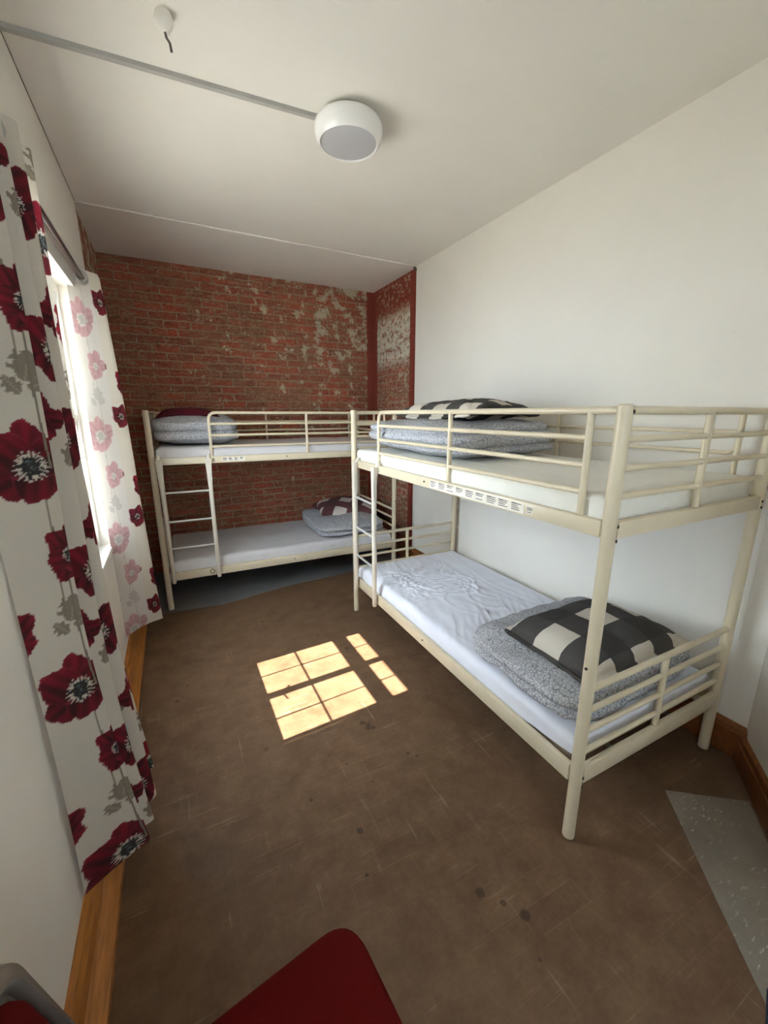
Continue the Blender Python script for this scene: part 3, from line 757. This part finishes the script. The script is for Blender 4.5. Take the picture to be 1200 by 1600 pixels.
# ------------------------------------------------------------------ curtains
def catmull(P, n=14):
    P = [np.array(p, float) for p in P]; Q = [2*P[0]-P[1]]+P+[2*P[-1]-P[-2]]; out = []
    for i in range(1, len(Q)-2):
        for k in range(n):
            t = k/n
            out.append(.5*((2*Q[i])+(-Q[i-1]+Q[i+1])*t+(2*Q[i-1]-5*Q[i]+4*Q[i+1]-Q[i+2])*t*t+(-Q[i-1]+3*Q[i]-3*Q[i+1]+Q[i+2])*t**3))
    out.append(Q[-2]); return np.array(out)
rng = np.random.RandomState(5)
CREAM = np.array((.66, .61, .52)); TAUPE = np.array((.25, .215, .165))
def poppy(colr, S, Z, cs, cz, R, rot, seed, squash=1.0, heart=1.0):
    """an anemone-like bloom painted petal by petal around a dark heart"""
    rs = np.random.RandomState(seed); X, Y = S-cs, (Z-cz)/squash
    n = 6
    order = rs.permutation(n)
    for q, i in enumerate(order):
        a = rot+2*np.pi*i/n+rs.uniform(-.18, .18); L = R*rs.uniform(.50, .66)*(1.12 if np.sin(a) > 0 else .9); Wd = R*rs.uniform(.40, .52)
        u = X*np.cos(a)+Y*np.sin(a); v = -X*np.sin(a)+Y*np.cos(a)
        t = (u-L*.85)/L; wob = .07*np.sin(5*np.arctan2(v, u-L*.85)+i)+.03*np.sin(13*np.arctan2(v, u-L*.85)+2*i)
        d = np.hypot(t, v/Wd)
        m = d < 1+wob
        sh = np.clip(.30+.45*t+.28*np.sin(v/Wd*9+i+2*t)+.25*np.sin(v/Wd*3+i*1.7), 0, 1)
        edge = np.clip((d-.90)*9, 0, 1)
        dk, base, lt = np.array((.050, .002, .008)), np.array((.235, .004, .022)), np.array((.42, .030, .075))
        c = dk+(base-dk)*sh[..., None]
        c = c+(lt-c)*(edge*.45*rs.uniform(.3, 1))[..., None]
        if q == 0 or rs.rand() < .5: c = c*.8
        colr[m] = c[m]
    r = np.hypot(X, Y); th = np.arctan2(Y, X)
    colr[r < heart*R*(.34+.05*np.sin(19*th+seed)+.05*np.sin(41*th))] = CREAM*.95
    colr[r < heart*R*.21*(1+.12*np.sin(17*th))] = (.012, .016, .020)
    for _ in range(44):
        a = rs.rand()*6.28; rr = heart*R*(.20+.13*rs.rand()); rad = R*(.018+.016*rs.rand())
        px, pz = rr*np.cos(a), rr*np.sin(a)
        colr[np.hypot(X-px, Y-pz) < rad] = (.014, .018, .022)
        # filament
        uu = X*np.cos(a)+Y*np.sin(a); vv = -X*np.sin(a)+Y*np.cos(a)
        colr[(uu > 0) & (uu < rr) & (np.abs(vv) < R*.009)] = (.03, .03, .03)
    for _ in range(12):
        a = rs.rand()*6.28; rr = heart*R*.17*rs.rand(); colr[np.hypot(X-rr*np.cos(a), Y-rr*np.sin(a)) < R*.022] = (.11, .14, .14)
def leaf(colr, S, Z, cs, cz, L, ang, wid=.38):
    dx, dz = S-cs, Z-cz; a = dx*np.cos(ang)+dz*np.sin(ang); b = -dx*np.sin(ang)+dz*np.cos(ang)
    t = (a/L)+.5
    m = (t > 0) & (t < 1)
    wd = L*wid*np.where(m, np.sin(np.pi*np.clip(t, 0, 1))**.8*(1-.35*t)*(1+.18*np.sign(np.sin(t*22))), 0)
    m &= np.abs(b) < wd
    colr[m] = TAUPE; colr[m & (np.abs(b) < .0016)] = TAUPE*1.5
def stem(colr, S, Z, s0, z0, z1, curve=.01):
    m = (Z > z0) & (Z < z1) & (np.abs(S-(s0+curve*np.sin((Z-z0)/(z1-z0)*2.6))) < .0026); colr[m] = TAUPE*.9
PER = .612
def win(colr, S, Z, s0, s1, z0, z1):
    i0, i1 = np.searchsorted(S[0], [s0, s1]); j0, j1 = np.searchsorted(Z[:, 0], [z0, z1])
    if i1-i0 < 2 or j1-j0 < 2: return None
    q = (slice(j0, j1), slice(i0, i1)); return colr[q], S[q], Z[q]
def local(fn, colr, S, Z, cs, cz, R, *a):
    q = win(colr, S, Z, cs-R*1.5, cs+R*1.5, cz-R*1.6, cz+R*1.6)
    if q: fn(*q, cs, cz, R, *a)
def print_pattern(S, Z):
    col_ = np.empty(S.shape+(3,)); col_[:] = CREAM
    W_ = .66
    for k in range(-1, 3):
        for j in range(-2, 6):
            s0 = k*W_; z0 = .200+j*PER
            for a, b, c_, d_ in ((.100, -.40, -.02, .010), (.132, -.62, -.25, -.008), (.345, -.10, .22, .012), (.50, -.35, .0, -.01)): stem(col_, S, Z, s0+a, z0+b, z0+c_, d_)
            for a, b, L_, an, wd in ((.120, .235, .075, 1.35, .50), (.085, .19, .05, 2.2, .4), (.140, .195, .055, .5, .4), (.330, .02, .085, 1.0, .40), (.36, -.05, .06, 2.4, .36), (.49, -.22, .085, 1.9, .42), (.60, .05, .08, .9, .4)):
                local(leaf, col_, S, Z, s0+a, z0+b, L_, an, wd)
            local(poppy, col_, S, Z, s0+.092, z0+.0, .088, .5, 3, 1.10)
            local(poppy, col_, S, Z, s0+.138, z0-.232, .060, 2.2, 11, 1.15, .75)
            local(poppy, col_, S, Z, s0-.030, z0+.190, .062, 4.0, 23, 1.15, .7)
            local(poppy, col_, S, Z, s0+.335, z0+.285, .086, 1.2, 17, 1.10)
            local(poppy, col_, S, Z, s0+.250, z0+.11, .056, .2, 29, 1.15, .75)
            local(poppy, col_, S, Z, s0+.490, z0+.05, .086, 2.0, 31, 1.10)
            local(poppy, col_, S, Z, s0+.415, z0-.12, .058, 3.1, 37, 1.15, .75)
            local(poppy, col_, S, Z, s0+.575, z0-.22, .060, 1.0, 41, 1.15, .75)
    return col_
def curtain(bottom, top, z0, z1, zt_pow, label, hem_fn, flare=0.0, reverse=0.0, shift=0.0, name='curtain'):
    B = catmull(bottom); Tp = catmull(top)
    def resamp(P, n):
        d = np.r_[0, np.cumsum(np.hypot(*np.diff(P, axis=0).T))]
        # keep the folds in step: resample by control parameter, not by length
        t = np.linspace(0, len(P)-1, n); i = np.clip(t.astype(int), 0, len(P)-2); f = (t-i)[:, None]
        return P[i]*(1-f)+P[i+1]*f, d[-1]
    _, Lb = resamp(B, 10)
    n = int(Lb/.0026); Bq, _ = resamp(B, n); Tq, _ = resamp(Tp, n)
    s = np.r_[0, np.cumsum(np.hypot(*np.diff(Bq, axis=0).T))]
    nzr = int((z1-z0)/.0028); zz = np.linspace(z0, z1, nzr)
    tt = ((zz-z0)/(z1-z0))**zt_pow
    X = Bq[:, 0][None]*(1-tt)[:, None]+Tq[:, 0][None]*tt[:, None]
    Y = Bq[:, 1][None]*(1-tt)[:, None]+Tq[:, 1][None]*tt[:, None]
    Zm = np.repeat(zz[:, None], n, 1)
    # gentle drape wander
    X += .006*np.sin(Zm*3.1+s[None]*9)*(1-tt)[:, None]; Y += .007*np.sin(Zm*2.3+s[None]*14+1)*(1-tt)[:, None]
    X += flare*np.clip((X+.36)/.10, 0, 1)*np.clip(1-(Zm-z0)/.9, 0, 1)**1.6
    Zo = Zm+hem_fn(s/s[-1])[None]*np.clip(1-(Zm-z0)/.25, 0, 1)
    S = np.repeat(s[None], nzr, 0)
    colr = print_pattern(S+shift, Zm)
    colr[Zm > z1-.004] *= .97
    if reverse:
        r_ = S < reverse; q_ = colr[r_]; red = (q_[:, 0] > 3*q_[:, 1])
        pale = q_*.35+np.array((.68, .65, .62))*.65
        pale[red] = np.array((.58, .36, .37))*(.70+1.7*q_[red][:, :1])
        colr[r_] = np.minimum(pale, .8)   # the turned-in reverse shows the print washed out
    v = np.stack([X, Y, Zo], -1).reshape(-1, 3)
    idx = np.arange(nzr*n).reshape(nzr, n)
    f = np.stack([idx[:-1, :-1], idx[:-1, 1:], idx[1:, 1:], idx[1:, :-1]], -1).reshape(-1, 4)
    me = bpy.data.meshes.new(name); me.vertices.add(len(v)); me.vertices.foreach_set('co', v.ravel())
    me.loops.add(f.size); me.loops.foreach_set('vertex_index', f.ravel().astype(np.int32))
    me.polygons.add(len(f)); me.polygons.foreach_set('loop_start', np.arange(0, f.size, 4, dtype=np.int32))
    me.update(calc_edges=True); me.validate()
    a = me.color_attributes.new('print', 'FLOAT_COLOR', 'POINT')
    a.data.foreach_set('color', np.concatenate([colr.reshape(-1, 3), np.ones((len(v), 1))], 1).astype(np.float32).ravel())
    uvl = me.uv_layers.new(name='UVMap'); uvv = np.stack([S, Zm], -1).reshape(-1, 2)[f.ravel()]
    uvl.data.foreach_set('uv', uvv.astype(np.float32).ravel())
    o = finish(name, me, M_CURT, None, True, 0)
    pset(o, label, 'curtain', 'poppy print curtains')
    return o, Tq
ZC0, ZC1 = .165, 2.292
XROD, ZROD = -.325, 2.252
nb = [(-.372,1.20),(-.318,1.238),(-.268,1.272),(-.262,1.284),(-.285,1.296),(-.318,1.318),(-.315,1.345),(-.268,1.372),(-.250,1.392),(-.262,1.408),(-.325,1.425),(-.330,1.455),(-.265,1.48),(-.243,1.50),(-.255,1.517),(-.330,1.535),(-.330,1.56),(-.272,1.585),(-.258,1.602),(-.285,1.618),(-.345,1.632)]
nt_ = [(-.372,1.20),(-.335,1.26),(-.295,1.32),(-.290,1.335),(-.315,1.35),(-.365,1.37),(-.365,1.40),(-.30,1.43),(-.280,1.45),(-.295,1.465),(-.368,1.485),(-.370,1.52),(-.295,1.55),(-.270,1.575),(-.285,1.595),(-.370,1.615),(-.370,1.645),(-.29,1.68),(-.27,1.705),(-.285,1.725),(-.345,1.745)]
cN, tqN = curtain(nb, nt_, ZC0, ZC1, 3.0, 'red poppy print curtain on the near side of the window, gathered in dark folds', lambda q: .03*np.sin(q*9), .055)
fb = [(-.385,2.775),(-.30,2.862),(-.212,2.935),(-.195,2.965),(-.235,2.985),(-.335,3.01),(-.335,3.055),(-.235,3.095),(-.215,3.125),(-.25,3.15),(-.335,3.17),(-.335,3.205),(-.255,3.24),(-.24,3.265),(-.30,3.30)]
ft = [(-.385,2.775),(-.325,2.85),(-.262,2.915),(-.258,2.945),(-.29,2.965),(-.36,2.99),(-.36,3.03),(-.29,3.06),(-.262,3.09),(-.29,3.11),(-.36,3.14),(-.36,3.17),(-.285,3.20),(-.275,3.235),(-.32,3.28)]
cF, tqF = curtain(fb, ft, ZC0+.02, ZC1, 1.6, 'poppy print curtain on the far side of the window, glowing with daylight', lambda q: .02*np.sin(q*11), .015, .172, .030)
def eyelets(cur, Tq):
    for i in range(len(Tq)-1):
        if (Tq[i, 0]-XROD)*(Tq[i+1, 0]-XROD) < 0:
            y = (Tq[i, 1]+Tq[i+1, 1])/2; d = Vector((Tq[i+1, 0]-Tq[i, 0], Tq[i+1, 1]-Tq[i, 1], 0)).normalized()
            p = MB(); c = Vector((XROD, y, ZROD)); up = Vector((0, 0, 1))
            p.tube([c+(d*math.cos(a*PI/12)+up*math.sin(a*PI/12))*.031 for a in range(24)], .0065, 8, closed=True)
            p.build('eyelet', M_RING, cur)['label'] = 'grey metal eyelet'
eyelets(cN, tqN); eyelets(cF, tqF)
rod = empty('curtain_rod', (XROD, 1.1, ZROD))
pset(rod, 'dark round curtain rod above the window carrying the poppy curtains', 'curtain rod')
p = MB(); p.tube([(0, 0, 0), (0, 2.27, 0)], .0115, 16); p.build('rod', M_ROD, rod)
for y in (.04, 2.245):
    p = MB(); p.tube([(0, y, -.012), (-.02, y, -.014), (XL-XROD, y, -.014)], .006, 8); p.tube([(XL-XROD+.006, y, -.014), (XL-XROD, y, -.014)], .022, 16); p.build('bracket', M_ROD, rod)
for y in (-.01, 2.28):
    p = MB(); p.tube([(0, y-.02, 0), (0, y-.012, 0), (0, y+.012, 0), (0, y+.02, 0)], [.008, .018, .018, .008], 16); p.build('finial', M_ROD, rod)

# ------------------------------------------------------------------ ceiling things
LX, LY = .885, 2.066
lamp = empty('ceiling_lamp', (LX, LY, H)); pset(lamp, 'round white ceiling lamp with a grey diffuser', 'ceiling lamp')
p = MB(); p.lathe([(.118, 0), (.118, -.022)], (0, 0, 0), 48); p.build('mounting_base', M_COND, lamp)
p = MB(); p.lathe([(.128, -.020), (.150, -.023), (.156, -.031), (.158, -.046), (.156, -.064), (.149, -.084), (.139, -.098), (.134, -.102), (.130, -.100), (.128, -.092), (.10, -.09)], (0, 0, 0), 64); p.build('lamp_housing', M_LAMP, lamp)
p = MB(); p.lathe([(.1285, -.092), (.127, -.0965), (.09, -.1005), (.04, -.1025), (.004, -.103)], (0, 0, 0), 64); p.build('diffuser', M_DIFF, lamp)
a = Vector((XL+.002, 2.185)); b = Vector((LX-.135, LY+.045)); d = (b-a).normalized(); nn = Vector((-d.y, d.x))*.011
m = MB(); m.prism([tuple(a+nn), tuple(a-nn), tuple(b-nn), tuple(b+nn)], H-.016, H-.0)
cd = m.build('cable_trunking', M_COND, None, False); pset(cd, 'slim grey cable trunking crossing the ceiling to the round lamp', 'cable trunking')
hk = empty('ceiling_rose', (.132, 1.885, H)); pset(hk, 'small white plastered ceiling stub with a cut wire hanging out', 'ceiling fitting')
m = MB(); m.lathe([(.026, 0), (.029, -.012), (.031, -.022), (.026, -.034), (.018, -.046), (.012, -.052)], (0, 0, 0), 20)
for i, v in enumerate(m.v): m.v[i] = (v[0]*(1+.15*nz(v[0]*40, v[1]*40, v[2]*40)), v[1]*(1+.2*nz(v[1]*50, v[2]*30)), v[2])
m.build('plaster_stub', M_CEIL, hk)
m = MB(); m.tube([(0, 0, -.045), (.004, .002, -.065), (.013, .0, -.078), (.016, .004, -.10)], .0042, 8); m.build('wire', M_WIRE, hk)
# little nail stub at the top of the brick corner
m = MB(); m.tube([(XR-.03, YP-.01, H-.02), (XR+.006, YP+.01, H-.035)], .012, 8); o = m.build('pipe_stub', M_WIRE); pset(o, 'dark rusty pipe stub where brick and white wall meet the ceiling', 'pipe stub')

# ------------------------------------------------------------------ chair below the camera
ch = empty('chair', (0, 0, 0)); pset(ch, 'red upholstered chair with a grey shell, cut off by the bottom edge', 'chair')
def rounded_poly(P, r, n=8):
    out = []
    for i, p in enumerate(P):
        p = Vector(p); a = (Vector(P[i-1])-p).normalized(); b = (Vector(P[(i+1) % len(P)])-p).normalized()
        rr = r[i] if isinstance(r, (list, tuple)) else r
        for k in range(n+1):
            t = k/n; out.append(tuple((p+a*rr)*(1-t)**2+p*2*t*(1-t)+(p+b*rr)*t**2))
    return out
def cushion(poly, z0, z1, edge, name, mat, parent, axis='z', crown=.012):
    m = MB(); c = sum((Vector(q) for q in poly), Vector((0, 0)))/len(poly); k = len(poly)
    rings = [(edge*1.2, z0), (0, z0+edge*.6), (0, z1-edge), (edge*.3, z1-edge*.3), (edge, z1), (edge*2.5, z1+crown*.3), (.10, z1+crown)]
    for ins, z in rings:
        for q in poly:
            q = Vector(q); dd = c-q; l = dd.length; q2 = q+dd/l*min(ins, l*.95)
            m.v.append((q2.x, q2.y, z) if axis == 'z' else (z, q2.x, q2.y))
    for i in range(len(rings)-1):
        for j in range(k): m.f.append([i*k+j, i*k+(j+1) % k, (i+1)*k+(j+1) % k, (i+1)*k+j])
    m.f.append(list(range(k))); m.f.append([(len(rings)-1)*k+j for j in range(k)])
    return m.build(name, mat, parent, True, 0)
seat = rounded_poly([(-.215, .575), (.245, .635), (.292, .16), (-.20, .17)], [.06, .075, .075, .06])
cushion(seat, .425, .47, .018, 'seat', M_RED, ch)
m = MB(); m.prism(rounded_poly([(-.20, .56), (.225, .612), (.27, .18), (-.19, .19)], .06), .405, .43); m.build('seat_shell', M_RIM, ch)
back = rounded_poly([(.170, .50), (.634, .50), (.508, .895), (.295, .895)], [.05, .05, .09, .09])
cushion(back, -.262, -.236, .014, 'backrest', M_RED, ch, 'x', .004)
m = MB(); rim = rounded_poly([(.130, .47), (.680, .47), (.532, .925), (.270, .925)], [.05, .05, .10, .10])
cc = Vector((.4, .69)); k = len(rim)
for ins, x in ((0, -.275), (-.004, -.262), (0, -.250), (.018, -.244), (.028, -.256)):
    for q in rim: q2 = Vector(q)+(cc-Vector(q)).normalized()*ins; m.v.append((x, q2.x, q2.y))
for i in range(4):
    for j in range(k): m.f.append([i*k+j, i*k+(j+1) % k, (i+1)*k+(j+1) % k, (i+1)*k+j])
m.f.append(list(range(k))); m.f.append([4*k+j for j in range(k)])
m.build('backrest_shell', M_RIM, ch)
for y in (.30, .50):
    m = MB(); m.tube([(-.262, y, .52), (-.262, y, .45), (-.235, y, .415), (-.12, y, .415)], .012, 10); m.build('back_bracket', M_RIM, ch)
for x, y, dx, dy in ((-.16, .53, -.02, .0), (.20, .56, .03, .0), (.22, .22, .03, -.03), (-.16, .22, -.02, -.03)):
    m = MB(); m.tube([(x, y, .412), (x+dx, y+dy, .012)], .011, 10); l = m.build('leg', M_RIM, ch)
    q = MB(); q.tube([(x+dx, y+dy, 0), (x+dx, y+dy, .014)], .014, 10); q.build('foot_cap', M_BLACK, l)

# navy carpet beyond the doorway side, only its edge shows in the corner of the photo
m = MB(); m.prism([(1.30, .21), (1.195, .175), (1.08, -.1), (1.15, -.12)], .0012, .008); o = m.build('doormat', M_CARPET, None, False); pset(o, 'dark navy mat at the bottom right corner of the floor', 'mat')
